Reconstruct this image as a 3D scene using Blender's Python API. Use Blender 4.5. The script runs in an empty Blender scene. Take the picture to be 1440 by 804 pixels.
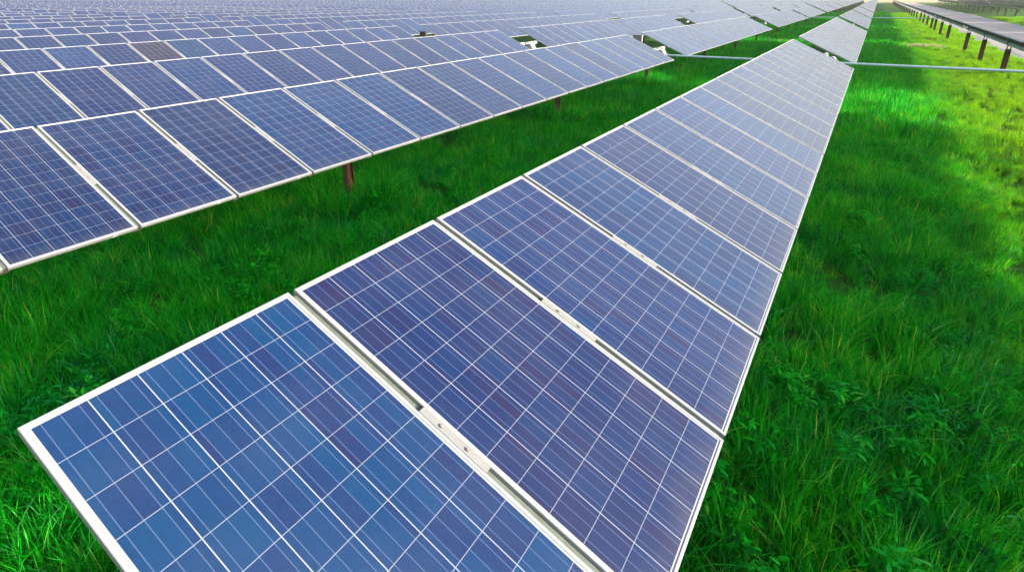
import bpy, math, random
import numpy as np
from mathutils import Matrix, Vector
random.seed(7); rng=np.random.default_rng(7)
S=bpy.context.scene
C=S.collection
R=math.radians

# ------------------------------------------------------------------ camera
CAM_H=3.10
HAZE=.0003
f_px=786.06; yaw=.5544; pitch=.3534; roll=-.0055; cyo=-114.93
sy,cy_=math.sin(yaw),math.cos(yaw); sp,cp=math.sin(pitch),math.cos(pitch); sr,cr=math.sin(roll),math.cos(roll)
F=Vector((-sy*cp,cy_*cp,-sp)); Rt=Vector((cy_,sy,0)); U=Rt.cross(F)
R2=cr*Rt+sr*U; U2=-sr*Rt+cr*U
cam=bpy.data.cameras.new('camera'); camo=bpy.data.objects.new('camera',cam); C.objects.link(camo)
M=Matrix(((R2.x,U2.x,-F.x,0),(R2.y,U2.y,-F.y,0),(R2.z,U2.z,-F.z,CAM_H),(0,0,0,1)))
camo.matrix_world=M
cam.sensor_width=36; cam.lens=f_px/1440*36; cam.shift_y=cyo/1440; cam.clip_start=.05; cam.clip_end=6000
S.camera=camo
def px(p):
    v=Vector(p)-Vector((0,0,CAM_H)); z=v.dot(F)
    if z<.2: return None
    return (720+f_px*v.dot(R2)/z, 402+cyo-f_px*v.dot(U2)/z)

# ------------------------------------------------------------------ light
SUN_DIR=Vector((1,.08,.222)).normalized()      # towards the sun
elev=math.asin(SUN_DIR.z)
w=bpy.data.worlds.new('World'); S.world=w; w.use_nodes=True
nt=w.node_tree; nt.nodes.clear()
sky=nt.nodes.new('ShaderNodeTexSky'); sky.sky_type='NISHITA'; sky.sun_disc=False
sky.sun_elevation=elev; sky.sun_rotation=math.atan2(SUN_DIR.x,SUN_DIR.y); sky.air_density=1.0; sky.dust_density=5.5; sky.ozone_density=1.0
bg=nt.nodes.new('ShaderNodeBackground'); bg.inputs[1].default_value=.15
wo=nt.nodes.new('ShaderNodeOutputWorld'); nt.links.new(sky.outputs[0],bg.inputs[0]); nt.links.new(bg.outputs[0],wo.inputs[0])
sl=bpy.data.lights.new('sun','SUN'); sl.energy=3.6; sl.angle=R(.6); sl.color=(1,.915,.80)
so=bpy.data.objects.new('sun',sl); C.objects.link(so); so.rotation_euler=SUN_DIR.to_track_quat('Z','Y').to_euler()
S.view_settings.view_transform='Standard'; S.view_settings.look='None'; S.view_settings.gamma=1
S.view_settings.use_curve_mapping=False; S.view_settings.exposure=2.05
S.cycles.max_bounces=6; S.cycles.diffuse_bounces=3; S.cycles.glossy_bounces=3; S.cycles.transmission_bounces=4
S.cycles.caustics_reflective=False; S.cycles.caustics_refractive=False
S.cycles.use_denoising=True

# ------------------------------------------------------------------ materials
class NT:
    def __init__(s,name):
        s.m=bpy.data.materials.new(name); s.m.use_nodes=True; s.t=s.m.node_tree; s.t.nodes.clear()
        s.out=s.n('ShaderNodeOutputMaterial')
    def n(s,typ,**kw):
        nd=s.t.nodes.new(typ)
        for k,v in kw.items(): setattr(nd,k,v)
        return nd
    def l(s,a,b): s.t.links.new(a,b)
    def val(s,sock,v):
        if isinstance(v,(int,float)): sock.default_value=v
        elif isinstance(v,(tuple,list)): sock.default_value=v if len(v)==len(sock.default_value) else tuple(v)+(1,)
        else: s.l(v,sock)
    def math(s,op,a,b=0.,c=None):
        nd=s.n('ShaderNodeMath',operation=op); s.val(nd.inputs[0],a); s.val(nd.inputs[1],b)
        if c is not None: s.val(nd.inputs[2],c)
        return nd.outputs[0]
    def mix(s,f,a,b,blend='MIX'):
        nd=s.n('ShaderNodeMix',data_type='RGBA',blend_type=blend); s.val(nd.inputs[0],f); s.val(nd.inputs[6],a); s.val(nd.inputs[7],b); return nd.outputs[2]
    def ramp(s,f,stops,interp='LINEAR'):
        nd=s.n('ShaderNodeValToRGB'); cr=nd.color_ramp; cr.interpolation=interp
        while len(cr.elements)<len(stops): cr.elements.new(.5)
        for e,(p,c) in zip(cr.elements,stops): e.position=p; e.color=tuple(c)+(1,)
        s.val(nd.inputs[0],f); return nd.outputs[0]
    def noise(s,vec,scale,detail=3,rough=.5):
        nd=s.n('ShaderNodeTexNoise'); nd.inputs['Scale'].default_value=scale; nd.inputs['Detail'].default_value=detail; nd.inputs['Roughness'].default_value=rough
        if vec is not None: s.l(vec,nd.inputs['Vector'])
        return nd.outputs[0]
    def principled(s,**kw):
        p=s.n('ShaderNodeBsdfPrincipled')
        for k,v in kw.items(): s.val(p.inputs[k.replace('_',' ')],v)
        s.l(p.outputs[0],s.out.inputs[0]); return p

def simple(name,col,rough=.5,metal=0.,var=.15,scale=8,spec=.5):
    t=NT(name); g=t.n('ShaderNodeTexCoord')
    nz=t.noise(g.outputs['Object'],scale,4)
    dark=tuple(c*(1-var) for c in col); lite=tuple(min(1,c*(1+var)) for c in col)
    c=t.ramp(nz,[(.3,dark),(.7,lite)])
    p=t.principled(Base_Color=c,Roughness=rough,Metallic=metal); p.inputs['Specular IOR Level'].default_value=spec
    return t.m

def cells_material():
    t=NT('solar_cells')
    uv=t.n('ShaderNodeUVMap',uv_map='UVMap').outputs[0]
    sep=t.n('ShaderNodeSeparateXYZ'); t.l(uv,sep.inputs[0]); x,y=sep.outputs[0],sep.outputs[1]
    oi=t.n('ShaderNodeObjectInfo'); pid=t.n('ShaderNodeAttribute',attribute_name='pid').outputs['Fac']
    seed=t.math('ADD',t.math('MULTIPLY',oi.outputs['Random'],91.7),t.math('MULTIPLY',pid,3.17))
    def wn(a,b,c):
        cm=t.n('ShaderNodeCombineXYZ'); t.val(cm.inputs[0],a); t.val(cm.inputs[1],b); t.val(cm.inputs[2],c)
        q=t.n('ShaderNodeTexWhiteNoise',noise_dimensions='3D'); t.l(cm.outputs[0],q.inputs[0]); return q.outputs[0]
    P=.159
    u=t.math('DIVIDE',t.math('SUBTRACT',x,.019),P); v=t.math('DIVIDE',t.math('SUBTRACT',y,.024),P)
    ui=t.math('FLOOR',u); vi=t.math('FLOOR',v); uf=t.math('FRACT',u); vf=t.math('FRACT',v)
    ed=lambda fr: t.math('SUBTRACT',.5,t.math('ABSOLUTE',t.math('SUBTRACT',fr,.5)))
    gx=t.math('LESS_THAN',ed(uf),.0120)     # between strings
    gy=t.math('LESS_THAN',ed(vf),.0085)     # between cells of a string
    inx=t.math('MULTIPLY',t.math('GREATER_THAN',u,0.),t.math('LESS_THAN',u,6.))
    iny=t.math('MULTIPLY',t.math('GREATER_THAN',v,0.),t.math('LESS_THAN',v,12.))
    inside=t.math('MULTIPLY',inx,iny)
    u3=t.math('MULTIPLY',uf,3.); b3=t.math('ABSOLUTE',t.math('SUBTRACT',t.math('FRACT',u3),.5))
    bus=t.math('LESS_THAN',b3,.028)
    r1=wn(ui,vi,seed); r2=wn(ui,vi,t.math('ADD',seed,7.3))
    strip=t.math('FLOOR',t.math('ADD',t.math('MULTIPLY',uf,3.),.5))
    r3=wn(t.math('ADD',t.math('MULTIPLY',ui,4.),strip),vi,t.math('ADD',seed,3.9))
    rp=wn(seed,0.,0.)
    # grain of the polycrystalline silicon
    cm=t.n('ShaderNodeCombineXYZ'); t.l(x,cm.inputs[0]); t.l(y,cm.inputs[1]); t.l(seed,cm.inputs[2])
    vo=t.n('ShaderNodeTexVoronoi'); vo.inputs['Scale'].default_value=95; t.l(cm.outputs[0],vo.inputs['Vector'])
    mp=t.n('ShaderNodeMapping'); mp.inputs['Scale'].default_value=(260,7,1); t.l(cm.outputs[0],mp.inputs[0])
    st=t.noise(mp.outputs[0],1.,2)
    grain=t.n('ShaderNodeSeparateXYZ'); t.l(vo.outputs['Color'],grain.inputs[0])
    mixv=t.math('ADD',t.math('MULTIPLY',r1,.30),t.math('ADD',t.math('MULTIPLY',r3,.42),t.math('ADD',t.math('MULTIPLY',grain.outputs[0],.20),t.math('MULTIPLY',t.math('SUBTRACT',st,.35),.5))))
    # oi.Color.r: 0 = cyan-blue coating, 1 = violet coating (per module), merged modules use their own number
    base=t.ramp(mixv,[(.12,(.0030,.0125,.062)),(.42,(.0042,.0100,.055)),(.66,(.0058,.0085,.048)),(.86,(.0082,.0072,.040)),(.98,(.0115,.0072,.033))])
    cyan=t.ramp(mixv,[(.1,(.0018,.026,.080)),(.45,(.0022,.021,.074)),(.8,(.0036,.0135,.060)),(.97,(.0065,.010,.046))])
    oc=t.n('ShaderNodeSeparateXYZ'); t.l(oi.outputs['Color'],oc.inputs[0])
    col=t.mix(oc.outputs[0],cyan,base)
    col=t.mix(oc.outputs[1],col,(.022,.010,.011))       # brown odd module
    tone=t.math('ADD',.68,t.math('MULTIPLY',rp,.36)); tone=t.math('MULTIPLY',tone,t.math('ADD',.86,t.math('MULTIPLY',st,.38)))
    tn=t.n('ShaderNodeCombineXYZ'); [t.l(tone,tn.inputs[i]) for i in range(3)]
    col=t.mix(1.,col,tn.outputs[0],'MULTIPLY')
    tint=t.ramp(wn(seed,2.,5.),[(0,(1.25,.92,.95)),(.35,(1,1,1)),(.7,(.9,1.08,1.05)),(1,(.85,1.0,1.12))])
    col=t.mix(1.,col,tint,'MULTIPLY')
    col=t.mix(t.math('MULTIPLY',bus,.62),col,(.055,.088,.175))
    gap=t.math('MAXIMUM',t.math('MULTIPLY',gx,1.),t.math('MULTIPLY',gy,.80))
    col=t.mix(gap,col,(.17,.195,.255))
    col=t.mix(t.math('SUBTRACT',1.,inside),col,(.27,.285,.30))
    dn=t.noise(cm.outputs[0],2.2,4)
    dust=t.ramp(dn,[(.35,(.0,.0,.0)),(.8,(.035,.035,.035))])
    col=t.mix(dust,col,(.20,.19,.18))
    le=t.n('ShaderNodeMapRange'); t.l(y,le.inputs[0]); le.inputs[1].default_value=1.80; le.inputs[2].default_value=1.945; le.inputs[4].default_value=.32
    col=t.mix(t.math('MULTIPLY',le.outputs[0],t.math('POWER',t.noise(cm.outputs[0],9.,4),1.5)),col,(.13,.12,.10))   # dirt washed down to the low edge
    p=t.principled(Base_Color=col,Roughness=.23,IOR=1.52)
    rg=t.math('ADD',.17,t.math('MULTIPLY',dn,.16)); t.l(rg,p.inputs['Roughness'])
    p.inputs['Sheen Weight'].default_value=.12; p.inputs['Sheen Roughness'].default_value=.35; p.inputs['Sheen Tint'].default_value=(1,.98,.96,1)
    return t.m
M_CELL=cells_material()
M_FRAME=simple('anodised_frame',(.225,.242,.262),.38,.10,.05,30)
M_BACK=simple('backsheet',(.40,.41,.42),.6)
M_RAIL=simple('galvanised_rail',(.085,.105,.09),.6,.1,.15,20)
M_TUBE=simple('galvanised_steel',(.34,.37,.38),.45,.5,.15,5)
M_SHAFT=simple('blue_grey_painted_pipe',(.32,.44,.50),.4,.1,.10,6)
M_POST=simple('rusty_steel',(.10,.040,.026),.8,0,.45,9)
M_WHITE=simple('white_painted_metal',(.150,.160,.168),.5,0,.08,12)
M_BLACK=simple('black_plastic',(.012,.012,.012),.5,0,.1,12)
M_BOLT=simple('bolt_steel',(.22,.20,.18),.5,.5,.2,40)

# ------------------------------------------------------------------ mesh helpers
class MB:
    def __init__(s): s.v=[];s.f=[];s.m=[];s.uv={};s.pid={}
    def quad(s,a,b,c,d,mi=0):
        n=len(s.v); s.v+= [a,b,c,d]; s.f.append((n,n+1,n+2,n+3)); s.m.append(mi)
    def box(s,x0,x1,y0,y1,z0,z1,mi=0):
        n=len(s.v); s.v+=[(x0,y0,z0),(x1,y0,z0),(x1,y1,z0),(x0,y1,z0),(x0,y0,z1),(x1,y0,z1),(x1,y1,z1),(x0,y1,z1)]
        for q in ((3,2,1,0),(4,5,6,7),(0,1,5,4),(1,2,6,5),(2,3,7,6),(3,0,4,7)): s.f.append(tuple(n+i for i in q)); s.m.append(mi)
    def ring(s,X,Y,prof,mi=0):
        """rectangular mitred ring: prof = [(inset,z)...], rectangle half sizes X,Y"""
        n=len(s.v)
        for d,z in prof: s.v+=[(-X+d,-Y+d,z),(X-d,-Y+d,z),(X-d,Y-d,z),(-X+d,Y-d,z)]
        for i in range(len(prof)-1):
            for k in range(4):
                a=n+4*i+k; b=n+4*i+(k+1)%4; s.f.append((a,b,b+4,a+4)); s.m.append(mi)
    def tube(s,p,q,r,seg=12,mi=0,cap=True):
        p=Vector(p);q=Vector(q);ax=(q-p).normalized(); a=ax.orthogonal().normalized(); b=ax.cross(a); n=len(s.v)
        for e in (p,q):
            for i in range(seg):
                t=2*math.pi*(i+.5)/seg; s.v.append(tuple(e+r*(math.cos(t)*a+math.sin(t)*b)))
        for i in range(seg):
            j=(i+1)%seg; s.f.append((n+i,n+j,n+seg+j,n+seg+i)); s.m.append(mi)
        if cap:
            s.f.append(tuple(n+i for i in range(seg))[::-1]); s.m.append(mi)
            s.f.append(tuple(n+seg+i for i in range(seg))); s.m.append(mi)
    def rot_y(s,t,loc,start=0):
        c,sn=math.cos(t),math.sin(t)
        for i in range(start,len(s.v)):
            x,y,z=s.v[i]; s.v[i]=(x*c+z*sn+loc[0],y+loc[1],-x*sn+z*c+loc[2])
    def cells(s,fi,pid):   # face index fi gets cell uv and module number
        s.uv[fi]=[(0,0),(0,1.956),(.992,1.956),(.992,0)]; s.pid[fi]=pid
    def mesh(s,name,mats):
        me=bpy.data.meshes.new(name); me.from_pydata(s.v,[],s.f)
        for m in mats: me.materials.append(m)
        me.polygons.foreach_set('material_index',s.m)
        if s.uv:
            ul=me.uv_layers.new(name='UVMap'); at=me.attributes.new('pid','FLOAT','FACE')
            for fi,u in s.uv.items():
                po=me.polygons[fi]
                for li,uvv in zip(po.loop_indices,u): ul.data[li].uv=uvv
                at.data[fi].value=s.pid[fi]
        me.update(); return me
def link(name,me,parent=None,loc=(0,0,0),rot=(0,0,0)):
    o=bpy.data.objects.new(name,me); C.objects.link(o); o.location=loc; o.rotation_euler=rot
    if parent: o.parent=parent
    return o
def tag(o,label=None,cat=None,group=None,kind=None):
    if label: o['label']=label
    if cat: o['category']=cat
    if group: o['group']=group
    if kind: o['kind']=kind
    return o

# ------------------------------------------------------------------ module meshes
HX,HY=.978,.500      # x runs across the row (long side), y along the row
def cellquad(mb,x0,x1,y0,y1,z,mi,pid):
    mb.quad((x0,y0,z),(x1,y0,z),(x1,y1,z),(x0,y1,z),mi); fi=len(mb.f)-1
    ins=HY-(y1-y0)/2
    a=ins; b=a-.004; mb.uv[fi]=[(b,a),(b,1.956-a),(.992-b,1.956-a),(.992-b,a)]; mb.pid[fi]=pid
FP=[(.03,-.040),(0,-.040),(0,-.0025),(.0025,0),(.0135,0),(.0175,-.0040),(.018,-.008)]
mb=MB(); mb.ring(HX,HY,FP,0); mb.quad((-HX+.01,HY-.01,-.014),(HX-.01,HY-.01,-.014),(HX-.01,-HY+.01,-.014),(-HX+.01,-HY+.01,-.014),1)
mb.box(-.75,-.62,-.06,.06,-.036,-.0145,2)
ME_PANEL=mb.mesh('panel_frame',[M_FRAME,M_BACK,M_BLACK])
mb=MB(); cellquad(mb,-HX+.0175,HX-.0175,-HY+.0175,HY-.0175,-.005,0,0); ME_CELLS=mb.mesh('cell_sheet',[M_CELL])
# one-mesh module for the middle distance
mb=MB(); mb.ring(HX,HY,[(.02,-.04),(0,-.04),(0,0),(.018,0),(.018,-.006)],0); mb.quad((-HX+.01,HY-.01,-.014),(HX-.01,HY-.01,-.014),(HX-.01,-HY+.01,-.014),(-HX+.01,-HY+.01,-.014),1)
cellquad(mb,-HX+.0175,HX-.0175,-HY+.0175,HY-.0175,-.005,2,0); ME_PANEL_B=mb.mesh('panel_plain',[M_FRAME,M_BACK,M_CELL])
# clamp plate in the gap between two modules
mb=MB(); mb.box(-.18,.18,-.018,.018,-.012,.0025,0)
for bx in (-.07,.07): mb.tube((bx,0,.0025),(bx,0,.011),.008,6,1)
ME_CLAMP=mb.mesh('clamp_plate',[M_WHITE,M_BOLT])
mb=MB(); mb.box(-.955,.955,-.032,.032,-.082,-.042,0); mb.box(-.955,.955,-.0135,.0135,-.042,-.020,0); ME_MRAIL=mb.mesh('mounting_rail',[M_RAIL])
# post: rusty H section with a light bearing bracket on top
def post_mesh(h,k=1,kx=1):
    mb=MB(); 
    mb.box(-.05*kx,.05*kx,-.062*k,-.052*k,-.4,h); mb.box(-.05*kx,.05*kx,.052*k,.062*k,-.4,h); mb.box(-.006,.006,-.052*k,.052*k,-.4,h)
    return mb.mesh('post',[M_POST])
H_POST=1.06
ME_POST=post_mesh(H_POST); ME_POST_R=post_mesh(H_POST,1.6,1.7)
mb=MB(); mb.box(-.07,.07,-.09,.09,0,.012); mb.box(-.07,-.045,-.05,.05,.012,.14); mb.box(.045,.07,-.05,.05,.012,.14)
mb.tube((0,-.045,.24),(0,.045,.24),.115,14)
ME_BRACKET=mb.mesh('bearing_bracket',[M_WHITE])

PITCH=1.0333; TILT=.418
ZC=1.45
def ground_z(x,y=0):
    g=0
    if x<-9: g=(-x-9)/5.41*.052
    return g
POSTS=(6.5,13.6,20.5)
# far table meshes: one mesh, low detail
def table_mesh(n,posts,tilt=TILT,name='solar_table',post_h=H_POST,box=False):
    mb=MB()
    for i in range(n):
        y=HY+i*PITCH; s=len(mb.v)
        mb.box(-HX,HX,-HY,HY,-.04,0,0); cellquad(mb,-HX+.02,HX-.02,-HY+.02,HY-.02,.003,1,i+1)
        mb.rot_y(tilt,(0,y,ZC),s)
    mb.tube((0,-.4,ZC-.14),(0,n*PITCH+.4,ZC-.14),.07,8,2)
    for p in posts:
        mb.box(-.075,.075,p-.08,p+.08,-.3,post_h,3)
    return mb.mesh(name,[M_FRAME,M_CELL,M_TUBE,M_POST])
ME_FAR=table_mesh(20,POSTS)

# ------------------------------------------------------------------ the tables
starts=[-.71]
gaps=[1.52,2.85]
y=-.71; g=0
while y<330:
    y+=20.66+gaps[g%2]; g+=1; starts.append(y)
ORD=['','second','third','fourth','fifth','sixth','seventh','eighth','ninth','tenth','eleventh','twelfth','thirteenth','fourteenth','fifteenth','sixteenth','seventeenth','eighteenth','nineteenth','twentieth',
 'twenty-first','twenty-second','twenty-third','twenty-fourth','twenty-fifth','twenty-sixth','twenty-seventh','twenty-eighth','twenty-ninth','thirtieth']
for a in range(31,70): ORD.append(['thirty','forty','fifty','sixty'][a//10-3]+('' if a%10==0 else '-'+['','first','second','third','fourth','fifth','sixth','seventh','eighth','ninth'][a%10]))
for i_ in (40,50,60): ORD[i_]={40:'fortieth',50:'fiftieth',60:'sixtieth'}[i_]
def ordn(i): return 'first' if i==0 else ORD[i]
def row_xz(k):
    if k==0: return -1.157,0.
    if k==1: return -6.564,.0
    x=-1.157-5.41*k
    return x,ground_z(x)
jit={2:.15-.3,3:-.15}
def row_start(k,j):
    y=starts[j]+(jit.get(k,0) if k<4 else .25*math.sin(k*2.3))
    if j==1: y-=0
    return y

def tilt_child(name,me,parent,x,y,zloc,tilt,zc):
    """a child whose local frame is the tilted module plane; (x, zloc) in that plane"""
    c,s=math.cos(tilt),math.sin(tilt)
    return link(name,me,parent,(x*c+zloc*s,y,-x*s+zloc*c+zc),(0,tilt,0))
def make_table(x,z,y0,n,label,detail,tilt=TILT,dz=0,posts=POSTS,group='solar tables in long rows',violet=None,brown=None,first_cyan=False):
    if detail==0:
        o=link('solar_table',ME_FAR,None,(x,y0,z+dz)); tag(o,label,'solar table',group); o.color=(random.uniform(.4,1),0,0,1); return o
    e=bpy.data.objects.new('solar_table',None); e.empty_display_size=.3; C.objects.link(e); e.location=(x,y0,z); tag(e,label,'solar table',group)
    zc=ZC+dz
    for i in range(n):
        yy=HY+i*PITCH
        t=tilt+random.gauss(0,.0022)
        vio=min(1,max(0,random.gauss(.72,.22)))
        br=0
        if violet is not None and i in violet: vio=violet[i]
        if brown is not None and i==brown: br=.72
        if detail==2:
            p=tilt_child('solar_panel',ME_PANEL,e,0,yy,0,t,zc); c=link('solar_cells',ME_CELLS,p); c.color=(vio,br,0,1)
            if br: p['label']='dark brownish module among blue ones'
        else:
            p=tilt_child('solar_panel',ME_PANEL_B,e,0,yy,0,t,zc); p.color=(vio,br,0,1)
            if br: p['label']='dark brownish module among blue ones'
        if detail==2:
            if i<n-1: 
                tilt_child('clamp_plate',ME_CLAMP,e,.02,yy+PITCH/2,-.0,tilt,zc)
            if i<n-1: tilt_child('mounting_rail',ME_MRAIL,e,0,yy+PITCH/2,0,tilt,zc)
    key=('tt',n); 
    if key not in cache:
        mb=MB(); mb.tube((0,-.55,0),(0,n*PITCH+.55,0),.075,8); cache[key]=mb.mesh('torque_tube',[M_TUBE])
    link('torque_tube',cache[key],e,(0,0,zc-.15))
    for p in posts:
        if p>n*PITCH+1: continue
        q=link('post',ME_POST_R if 'track' in group else ME_POST,e,(0,p,0)); link('bearing_bracket',ME_BRACKET,q,(0,0,H_POST))
    return e
cache={}

SIDE={0:'foreground row'}
def rowname(k):
    if k==0: return 'row nearest the camera'
    return '%s row to its left'%(ordn(k-1)) 
tabs=[]
for k in range(0,62):
    x,z=row_xz(k)
    for j in range(len(starts)):
        y0=row_start(k,j); pts=[px((x+dx,y0+dy,z+h)) for dx in (-.9,.9) for dy in (0,5,10,15,20.6) for h in (1.1,1.9)]
        pts=[p for p in pts if p]
        if not pts: continue
        xs=[p[0] for p in pts]; ys=[p[1] for p in pts]
        if max(xs)<-10 or min(xs)>1450 or max(ys)<-1 or min(ys)>815: continue
        if k>0 and j==0 and y0+20.6<1: continue
        d=math.hypot(x,y0+10)
        tabs.append((d,k,j,x,y0,z))
tabs.sort()
NEAR=255
seen=0; far=[]
for idx,(d,k,j,x,y0,z) in enumerate(tabs):
    if idx>=NEAR: far.append((x,y0,z)); continue
    n=20; vio=None; brown=None; posts=POSTS
    tl=TILT+random.gauss(0,.008); dz=0
    if k==0: tl=TILT if j else .4244
    if k==1: tl=.4107
    if k==0 and j==0: y0=.3727; n=19; vio={0:.05,1:.85,2:.75,3:.35,4:.9,5:.4}; posts=tuple(p-1.08 for p in POSTS)
    if k==1 and j==0: y0=19.885-20*PITCH+.041; vio={2:.55,3:.6,4:.7,5:.5,6:.3,7:.25,8:.8}
    if k==3 and j==0: brown=int(round((8.75-y0-HY)/PITCH))
    det=2 if (j==0 and k<=5) or (j==1 and k<=2) else (1 if (j<=1 and k<=12) or (j==2 and k<=3) else 0)
    if k==0:
        lab={0:'big blue solar table filling the foreground, nearest to the camera'}.get(j,'solar table %s along the foreground row, pale with sky glare'%ordn(j))
    else:
        lab='blue solar table, %s along the %s row left of the foreground row'%(ordn(j),ordn(k-1))
    o=make_table(x,z,y0,n,lab,det,tl,dz,posts,'solar tables in rows on the grass',vio,brown)
# the rest of the field: one mass of distant tables
if far:
    mb=MB()
    for (x,y0,z) in far:
        for i in range(20):
            s=len(mb.v); mb.box(-HX,HX,-HY,HY,-.04,0,0); cellquad(mb,-HX+.02,HX-.02,-HY+.02,HY-.02,.003,1,i+1+int(x*7)%97); mb.rot_y(TILT,(x,y0+HY+i*PITCH,z+ZC),s)
        mb.tube((x,y0-.4,z+ZC-.14),(x,y0+20.9,z+ZC-.14),.07,6,2)
        for p in POSTS: mb.box(x-.075,x+.075,y0+p-.08,y0+p+.08,z-.3,z+H_POST,3)
    o=link('distant_solar_tables',mb.mesh('distant_solar_tables',[M_FRAME,M_CELL,M_TUBE,M_POST])); o.color=(.7,0,0,1)
    tag(o,'distant rows of solar tables merging at the horizon','solar tables','solar tables in rows on the grass','stuff')

# right hand row beside the track (seen almost edge-on) and the rows beyond the track
XR=4.75; ZR=-.03
for j,ys in enumerate([-1.6,22.6,45.6]):
    o=make_table(XR,0,ys,18 if j==0 else 20,['solar table right of the foreground row, mostly outside the frame','solar table with rusty posts beside the dirt track, nearest one seen edge-on','solar table beside the dirt track, second along the edge-on row'][j],2 if j<2 else 1,.418,ZR,(7.4,13.6,19.8) if j else (6,12,17.5),'solar tables beside the dirt track')
    if j==0: rt0=o
yy=68.4; j=3
while yy<250:
    o=make_table(XR,0,yy,20,'solar table beside the dirt track, %s along the edge-on row'%ordn(j-1),1 if j<4 else 0,.418,ZR,(1.2,7.4,13.6,19.8),'solar tables beside the dirt track')
    yy+=22.4; j+=1
NR=6
for r in range(NR):
    x=17.3+5.41*r
    for j in range(1,11):
        y0=row_start(9,j)+1.3*r
        pts=[px((x,y0+dy,1.5)) for dy in (0,10,20)]
        if r>0 and not any(p and -5<p[0]<1445 for p in pts): continue
        make_table(x,0,y0,20,'solar table beyond the dirt track, %s along the %s row across it'%(ordn(j),ordn(r)),1 if (r==0 and j<5) else 0,.418,0,POSTS,'solar tables beyond the dirt track')

# ------------------------------------------------------------------ drive shafts, gearboxes, junction boxes
def shaft(yc,x0,x1,zs,label):
    mb=MB(); 
    xs=[x1]
    mb.tube((x1,0,zs),(max(x0,-10),0,zs-.02),.037,14)
    if x0<-10: mb.tube((-10,0,zs-.02),(x0,0,zs+ground_z(x0)),.037,10)
    e=link('drive_shaft',mb.mesh('drive_shaft',[M_SHAFT]),None,(0,yc,0)); tag(e,label,'drive shaft','drive shafts across the rows')
    return e
gy=[(starts[j]+20.66+starts[j+1])/2 for j in range(len(starts)-1)]
sh=[shaft(20.47,-60,5.0,1.15,'pale blue-grey pipe crossing the grass between rows, nearest of the drive shafts'),
    shaft(gy[2]+.1,-60,5.0,1.12,'pale drive shaft pipe crossing the rows second from the camera')]
mb=MB(); mb.box(-.13,.13,-.11,.11,-.16,.12); mb.tube((-.2,0,0),(.2,0,0),.075,12); mb.tube((0,-.16,.10),(0,.16,.10),.10,14)
ME_GEAR=mb.mesh('gearbox',[M_TUBE])
mb=MB(); mb.box(-.016,.016,-.05,.05,0,.42); mb.box(-.05,.05,-.012,.012,.40,.46); ME_ARM=mb.mesh('lever_arm',[M_TUBE])
mb=MB(); mb.tube((0,-.34,0),(0,.34,0),.095,16); mb.tube((0,-.36,0),(0,-.32,0),.12,16); mb.tube((0,.32,0),(0,.36,0),.12,16); mb.box(-.07,.07,-.10,.10,.0,.11)
ME_COUP=mb.mesh('coupling',[M_WHITE]); ME_COUP0=mb.mesh('coupling_grey',[M_TUBE])
for si,(s,jj) in enumerate(((sh[0],0),(sh[1],2))):
    for k in range(0,9 if si==0 else 4):
        x,z=row_xz(k)
        g_=link('gearbox',ME_GEAR,s,(x+.25,0,1.15-.02+z-.0+ (0 if si==0 else -.03)))
for k in range(0,3):
    x,z=row_xz(k)
    cpl=link('torque_tube_coupling',ME_COUP if k else ME_COUP0,None,(x,20.66 if k else 20.72,z+ZC-.19)); 
    tag(cpl,'%s tube coupling in the nearest gap of the %s'%(('grey','foreground row') if k==0 else ('white','%s row to its left'%ordn(k-1))),'coupling','couplings in the row gaps')
# small white junction boxes on stubs near the gap of the second row
def jbox(x,y,z,label,h,mt=None):
    mb=MB(); mb.box(-.17,.17,-.06,.06,h-.16,h+.06,0); mb.box(-.19,.19,-.08,.08,h+.06,h+.08,0)
    e=link('junction_box',mb.mesh('junction_box',[mt or M_WHITE]),None,(x,y,z)); tag(e,label,'junction box','junction boxes in the row gaps')
    mb=MB(); mb.box(-.035,.035,-.035,.035,-.3,h-.16); link('post',mb.mesh('box_post',[M_BLACK]),e)
    return e
jbox(-6.564-.70,20.55,0,'white box on a black post in the nearest gap of the first row left',1.72)
jbox(-17.39-.3,19.95+.9,ground_z(-17.4),'small black box on a post in the gap of the third row left',1.50,M_BLACK)

# ------------------------------------------------------------------ ground
def ground_material():
    t=NT('grass_ground'); g=t.n('ShaderNodeNewGeometry').outputs['Position']
    n1=t.noise(g,.6,5,.6); n2=t.noise(g,9,5,.7)
    c=t.ramp(t.math('ADD',t.math('MULTIPLY',n1,.5),t.math('MULTIPLY',n2,.5)),[(.30,(.012,.035,.006)),(.5,(.022,.085,.008)),(.7,(.045,.13,.012))])
    soil=t.ramp(t.noise(g,1.3,5,.6),[(.62,(0,0,0)),(.72,(1,1,1))]); c=t.mix(soil,c,(.055,.045,.02))
    p=t.principled(Base_Color=c,Roughness=.95); p.inputs['Specular IOR Level'].default_value=.1
    b=t.n('ShaderNodeBump'); b.inputs['Strength'].default_value=.8; b.inputs['Distance'].default_value=.08; t.l(n2,b.inputs['Height']); t.l(b.outputs[0],p.inputs['Normal'])
    return t.m
def dry_material(name,a,b_,c_,sc=1.):
    t=NT(name); g=t.n('ShaderNodeNewGeometry').outputs['Position']
    n1=t.noise(g,.15*sc,5,.6); n2=t.noise(g,4*sc,5,.7)
    c=t.ramp(t.math('ADD',t.math('MULTIPLY',n1,.55),t.math('MULTIPLY',n2,.45)),[(.32,a),(.5,b_),(.68,c_)])
    p=t.principled(Base_Color=c,Roughness=.95); p.inputs['Specular IOR Level'].default_value=.1
    b=t.n('ShaderNodeBump'); b.inputs['Strength'].default_value=.5; b.inputs['Distance'].default_value=.04; t.l(n2,b.inputs['Height']); t.l(b.outputs[0],p.inputs['Normal'])
    return t.m
M_GROUND=ground_material()
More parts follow.
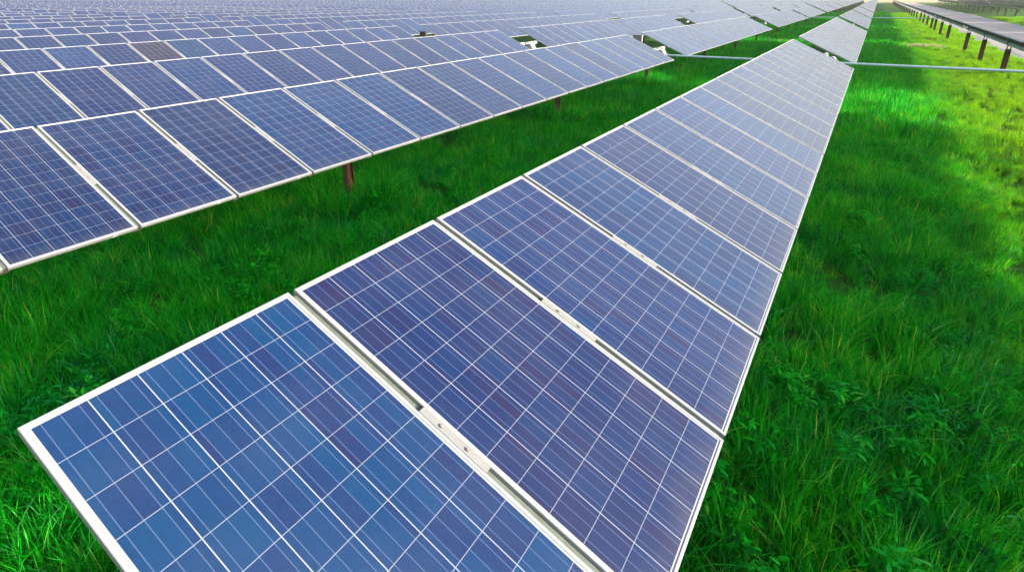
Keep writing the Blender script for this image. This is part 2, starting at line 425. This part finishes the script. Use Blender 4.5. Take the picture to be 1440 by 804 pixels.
M_ROAD=dry_material('pale_dirt',(.20,.19,.195),(.27,.255,.26),(.36,.335,.33),1.6)
M_DRY=dry_material('dry_grassland',(.22,.19,.11),(.34,.28,.17),(.42,.36,.24),.5)
def grid(name,xs,ys,zf,mat,kind='structure'):
    v=[(x,y,zf(x,y)) for y in ys for x in xs]; nx=len(xs)
    fc=[(j*nx+i,j*nx+i+1,(j+1)*nx+i+1,(j+1)*nx+i) for j in range(len(ys)-1) for i in range(nx-1)]
    me=bpy.data.meshes.new(name); me.from_pydata(v,[],fc); me.materials.append(mat)
    for p in me.polygons: p.use_smooth=True
    me.update(); o=link(name,me); o['kind']=kind; return o
def nz(x,y): return .035*math.sin(x*1.7+y*.6)+.03*math.sin(x*.5-y*1.3+1)+.02*math.sin(x*3.1+y*2.3)
xs=list(np.concatenate([np.linspace(-420,-40,60),np.linspace(-39,6.2,110)]))
ys=list(np.concatenate([np.linspace(-20,60,170),np.linspace(62,330,60)]))
grid('ground',xs,ys,lambda x,y: ground_z(x)+nz(x,y)*(1 if x<6 else .2)-(0.0),M_GROUND)
def edge(y,ph): return .18*math.sin(y*.35+ph)+.12*math.sin(y*.9+ph*2)
rx=np.linspace(0,1,16)
v=[];ysr=np.linspace(-20,330,260)
for y_ in ysr:
    a=6.55+edge(y_,0); b=13.9+edge(y_,2)
    for t_ in rx: xx=a+(b-a)*t_; v.append((xx,y_,.01+.03*math.sin(t_*math.pi*4+.5)**2-.02*(t_ in (0,1))))
fc=[(j*16+i,j*16+i+1,(j+1)*16+i+1,(j+1)*16+i) for j in range(len(ysr)-1) for i in range(15)]
me=bpy.data.meshes.new('dirt_track'); me.from_pydata(v,[],fc); me.materials.append(M_ROAD); me.update(); o=link('dirt_track',me); o['kind']='structure'
grid('verge',[6.0,6.3,6.6,7],list(np.linspace(-20,330,200)),lambda x,y: -.03+nz(x,y)*.3 if x<7 else -.08,M_GROUND)
grid('meadow',list(np.linspace(13.0,75,60)),list(np.linspace(-20,330,120)),lambda x,y:-.03+(nz(x,y) if x>15 else 0),M_GROUND)
# dry_land to the horizon
def hz(x,y):
    r=math.hypot(x,y); h=-.35+max(0,-x-9)/5.41*.052*min(1,1)
    if r>500: h+= (r-500)/500*(5+3*math.sin(math.atan2(y,x)*9)+1.5*math.sin(math.atan2(y,x)*23+1))
    return h
gr=[]
an=np.linspace(-math.pi,math.pi,181); rr=[0,150,300,380,450,520,600,700,850,1000]
v=[(r*math.cos(a),r*math.sin(a),hz(r*math.cos(a),r*math.sin(a))) for r in rr for a in an]
fc=[(j*181+i,(j+1)*181+i,(j+1)*181+i+1,j*181+i+1) for j in range(len(rr)-1) for i in range(180)]
me=bpy.data.meshes.new('dry_land'); me.from_pydata(v,[],fc); me.materials.append(M_DRY); me.update(); o=link('dry_land',me); o['kind']='structure'

# ------------------------------------------------------------------ grass
def grass_material():
    t=NT('grass_blades'); g=t.n('ShaderNodeNewGeometry').outputs['Position']
    a=t.n('ShaderNodeAttribute',attribute_name='tint').outputs['Fac']
    n1=t.noise(g,.55,4,.6); n2=t.noise(g,2.2,3,.6)
    oi=t.n('ShaderNodeObjectInfo').outputs['Random']
    f=t.math('ADD',t.math('MULTIPLY',a,.50),t.math('ADD',t.math('MULTIPLY',n2,.26),t.math('MULTIPLY',oi,.24)))
    c=t.ramp(f,[(.22,(.0008,.045,.003)),(.40,(.0012,.20,.004)),(.58,(.003,.37,.006)),(.76,(.022,.44,.028)),(.92,(.15,.48,.11))])
    cool=t.ramp(t.math('ADD',t.math('MULTIPLY',n1,.75),t.math('MULTIPLY',t.math('FRACT',t.math('MULTIPLY',oi,7.31)),.25)),[(.36,(.6,.8,3.2)),(.5,(1,1,1)),(.66,(2.0,1.1,.7))])
    c=t.mix(1.,c,cool,'MULTIPLY')
    sx_=t.n('ShaderNodeSeparateXYZ'); t.l(g,sx_.inputs[0])
    sunlit=t.math('MULTIPLY',t.math('ADD',sx_.outputs[0],t.math('MULTIPLY',t.math('SUBTRACT',n2,.5),2.5)),1.)   # yellow of sunlit turf painted into the blade colour towards the track
    mr=t.n('ShaderNodeMapRange'); mr.interpolation_type='SMOOTHSTEP'; t.l(sunlit,mr.inputs[0]); mr.inputs[1].default_value=1.0; mr.inputs[2].default_value=3.8; mr.inputs[3].default_value=0; mr.inputs[4].default_value=.55
    c=t.mix(mr.outputs[0],c,(.10,.33,.004))
    df=t.n('ShaderNodeBsdfDiffuse'); t.l(c,df.inputs[0])
    tr=t.n('ShaderNodeBsdfTranslucent'); tc=t.mix(1.,c,(4.6,1.45,.25),'MULTIPLY'); t.l(tc,tr.inputs[0])
    gl=t.n('ShaderNodeBsdfGlossy'); gl.inputs['Roughness'].default_value=.45; gl.inputs[0].default_value=(.35,.8,.45,1)
    m1=t.n('ShaderNodeMixShader'); m1.inputs[0].default_value=.42; t.l(df.outputs[0],m1.inputs[1]); t.l(tr.outputs[0],m1.inputs[2])
    m2=t.n('ShaderNodeMixShader'); m2.inputs[0].default_value=.014; t.l(m1.outputs[0],m2.inputs[1]); t.l(gl.outputs[0],m2.inputs[2])
    t.l(m2.outputs[0],t.out.inputs[0]); return t.m
M_GRASS=grass_material()
def clump(name,n,rad,h0,h1,wd,seg,seed,droop=1.):
    r=np.random.default_rng(seed); v=[];fcs=[];tint=[]
    for b in range(n):
        a=r.uniform(0,2*math.pi); d=rad*math.sqrt(r.uniform()); bx,by=d*math.cos(a),d*math.sin(a)
        la=a+r.normal(0,.9); h=r.uniform(h0,h1); lean=h*abs(r.normal(.35,.28))*droop; ww=wd*r.uniform(.6,1.3)
        fa=r.uniform(0,math.pi); sx,sy_=math.cos(fa)*ww/2,math.sin(fa)*ww/2
        n0=len(v); ti=r.uniform(); 
        if r.uniform()<.04: ti=1.05
        for s in range(seg+1):
            t_=s/seg; o_=lean*t_**1.9; z=h*(t_-.28*droop*(lean/h)*t_**2.4); k=(1-t_**1.6)
            cx,cy2=bx+math.cos(la)*o_,by+math.sin(la)*o_
            if s<seg: v+=[(cx-sx*k,cy2-sy_*k,z-.03),(cx+sx*k,cy2+sy_*k,z-.03)]
            else: v.append((cx,cy2,z-.03))
        for s in range(seg-1): q=n0+2*s; fcs.append((q,q+1,q+3,q+2)); tint.append(ti)
        q=n0+2*(seg-1); fcs.append((q,q+1,q+2)); tint.append(ti)
    me=bpy.data.meshes.new(name); me.from_pydata(v,[],fcs); me.materials.append(M_GRASS)
    at=me.attributes.new('tint','FLOAT','FACE'); at.data.foreach_set('value',tint); me.update()
    return bpy.data.objects.new(name,me)
def fbm(x,y,s):
    return (math.sin(x*s+1.3*math.sin(y*s*.7))+math.sin(y*s*1.31+1.7*math.sin(x*s*.9+2))+math.sin((x+y)*s*2.1+.5))/3
def scatter(name,label,objs,pts,kind_cat):
    col=bpy.data.collections.new(name+'_clumps')
    for o in objs: col.objects.link(o)
    me=bpy.data.meshes.new(name); me.vertices.add(len(pts)); P=np.array(pts,np.float32)
    me.vertices.foreach_set('co',P[:,:3].ravel())
    for nm,typ,c in (('rotz','FLOAT',3),('scl','FLOAT',4)):
        at=me.attributes.new(nm,typ,'POINT'); at.data.foreach_set('value',P[:,c].copy())
    at=me.attributes.new('tiltx','FLOAT','POINT'); at.data.foreach_set('value',P[:,5].copy())
    at=me.attributes.new('idx','INT','POINT'); 
    ids=rng.integers(0,len(objs),len(pts)).astype(np.int32)
    if len(objs)==9:     # weeds grow in patches
        for q in range(len(pts)):
            wv=fbm(pts[q][0]+3,pts[q][1]-7,1.9); ids[q]=6+ids[q]%3 if rng.uniform()<(.30 if wv>.25 else .05) else ids[q]%6
    at.data.foreach_set('value',ids)
    me.update(); o=link(name,me); tag(o,label,kind_cat,None,'stuff')
    ng=bpy.data.node_groups.new(name,'GeometryNodeTree')
    ng.interface.new_socket('Geometry',in_out='INPUT',socket_type='NodeSocketGeometry'); ng.interface.new_socket('Geometry',in_out='OUTPUT',socket_type='NodeSocketGeometry')
    N=ng.nodes; L=ng.links
    gi=N.new('NodeGroupInput'); go=N.new('NodeGroupOutput'); ip=N.new('GeometryNodeInstanceOnPoints'); ci=N.new('GeometryNodeCollectionInfo')
    ci.inputs['Collection'].default_value=col; ci.inputs['Separate Children'].default_value=True; ci.inputs['Reset Children'].default_value=True
    def na(nm,dt='FLOAT'):
        q=N.new('GeometryNodeInputNamedAttribute'); q.data_type=dt; q.inputs['Name'].default_value=nm; return q.outputs[0]
    cx=N.new('ShaderNodeCombineXYZ'); L.new(na('rotz'),cx.inputs[2]); L.new(na('tiltx'),cx.inputs[0])
    L.new(gi.outputs[0],ip.inputs['Points']); L.new(ci.outputs[0],ip.inputs['Instance']); ip.inputs['Pick Instance'].default_value=True
    L.new(na('idx','INT'),ip.inputs['Instance Index']); L.new(cx.outputs[0],ip.inputs['Rotation']); L.new(na('scl'),ip.inputs['Scale']); L.new(ip.outputs[0],go.inputs[0])
    md=o.modifiers.new('clumps','NODES'); md.node_group=ng
    return o
def field(x0,x1,y0,y1,dens,s0,s1,bare=.0):
    n=int((x1-x0)*(y1-y0)*dens); out=[]
    X=rng.uniform(x0,x1,n); Y=rng.uniform(y0,y1,n)
    for x,y in zip(X,Y):
        p=px((x,y,ground_z(x)+.3)); 
        if p is None or p[0]<-60 or p[0]>1500 or p[1]>900 or p[1]<-5: continue
        f_=fbm(x,y,1.1)*.5+fbm(x+9,y-4,3.3)*.35
        if 0<bare and f_<-.37 and rng.uniform()<bare: continue
        sc=(s0+(s1-s0)*(.5+.5*f_))*rng.uniform(.7,1.3)
        sc*=.95 if x<-3 else 1-.5*min(1,max(0,(x-.9)/1.6))
        out.append((x,y,ground_z(x)+nz(x,y)-.01,rng.uniform(0,6.28),sc,rng.normal(0,.10)))
    return out
def weed(name,n,seed):
    r=np.random.default_rng(seed); v=[];fcs=[];tint=[]
    for b in range(n):
        a=r.uniform(0,2*math.pi); L_=r.uniform(.035,.085); w_=L_*r.uniform(.2,.38); z0=r.uniform(.02,.27); el=r.uniform(-.2,.9); d0=r.uniform(0,.09)
        ca,sa=math.cos(a),math.sin(a); n0=len(v); ph=r.uniform(0,6.28); ox,oy=d0*math.cos(ph),d0*math.sin(ph)
        for t_,k,dz in ((0,.15,0),(.35,1,0),(.7,.8,-.15),(1,0,-.4)):
            d=L_*t_; z=z0+L_*(math.sin(el)*t_+dz*t_*.6); c_=d*math.cos(el)
            if k>0: v+=[(ox+ca*c_-sa*w_*k/2,oy+sa*c_+ca*w_*k/2,z),(ox+ca*c_+sa*w_*k/2,oy+sa*c_-ca*w_*k/2,z)]
            else: v.append((ox+ca*c_,oy+sa*c_,z))
        fcs+=[(n0,n0+1,n0+3,n0+2),(n0+2,n0+3,n0+5,n0+4),(n0+4,n0+5,n0+6)]; tint+=[r.uniform(.1,.9)]*3
    me=bpy.data.meshes.new(name); me.from_pydata(v,[],fcs); me.materials.append(M_GRASS)
    at=me.attributes.new('tint','FLOAT','FACE'); at.data.foreach_set('value',tint); me.update()
    return bpy.data.objects.new(name,me)
near=[clump('tuft_a%d'%i,54,.085,.15,.38,.0098,4,i) for i in range(6)]+[weed('tuft_w%d'%i,64,70+i) for i in range(3)]
mid=[clump('tuft_b%d'%i,60,.24,.26,.48,.016,3,20+i) for i in range(4)]
farc=[clump('tuft_c%d'%i,70,.55,.26,.46,.045,2,40+i) for i in range(3)]
pn=field(-1.2,6.3,1.5,14,95,.75,1.15,.75)+field(-10,-2.6,-1.5,13,95,.75,1.15,.75)
for py_ in (5.76,12.86,19.8):     # unmown tufts round the posts of the first row left
    for q in range(80):
        a_=rng.uniform(0,6.28); d_=.06+.62*math.sqrt(rng.uniform()); x_,y_=-6.56+d_*math.cos(a_),py_+d_*math.sin(a_)
        pn.append((x_,y_,nz(x_,y_),rng.uniform(0,6.28),rng.uniform(1.45,1.95),rng.normal(0,.08)))
pm=field(-1.6,6.6,14,42,22,.8,1.15,.5)+field(-10.5,-3,13,42,22,.8,1.15,.5)+field(-15,-10.5,17,24,14,.8,1.1)+field(-32,-15,18,24,8,.8,1.1)
scatter('grass','lush dark green grass blades around the nearest rows',near,pn,'grass')
scatter('grass','green grass growing between the rows in the middle distance',mid,pm,'grass')
pf=field(-2,6.6,42,130,6,.85,1.15)+field(-11,-2,42,130,6,.85,1.15)+field(13.6,34,25,110,3.0,.9,1.6)
scatter('grass','far green grass between the distant rows and beyond the track',farc,pf,'grass')

# a strip of pale straw-coloured tufts crossing between the rows at the second gap
M_STRAW=dry_material('straw',(.30,.30,.14),(.42,.42,.22),(.52,.50,.30),3)
def straw_clump(i):
    o=clump('straw%d'%i,60,.22,.18,.36,.02,3,90+i); o.data.materials.clear(); o.data.materials.append(M_STRAW); return o
ps=[(x_,44.3+.30*rng.normal()+.06*math.sin(x_),0,rng.uniform(0,6.28),rng.uniform(.7,1.15),rng.normal(0,.1)) for x_ in rng.uniform(-6.2,4.0,380)]
scatter('pale_grass','pale strip of straw-coloured tufts crossing the green between rows',[straw_clump(i) for i in range(3)],ps,'dry grass')

# ------------------------------------------------------------------ haze
hm=bpy.data.materials.new('haze'); hm.use_nodes=True; hm.node_tree.nodes.clear()
pv=hm.node_tree.nodes.new('ShaderNodeVolumePrincipled'); pv.inputs['Color'].default_value=(.93,.92,.90,1); pv.inputs['Density'].default_value=HAZE; pv.inputs['Anisotropy'].default_value=.2
ho=hm.node_tree.nodes.new('ShaderNodeOutputMaterial'); hm.node_tree.links.new(pv.outputs[0],ho.inputs['Volume'])
mb=MB(); mb.box(-1020,1020,-1020,1020,-3,26); hb=link('haze',mb.mesh('haze',[hm])); hb['kind']='stuff'; hb['label']='thin pale haze over the whole solar field'; hb['category']='haze'
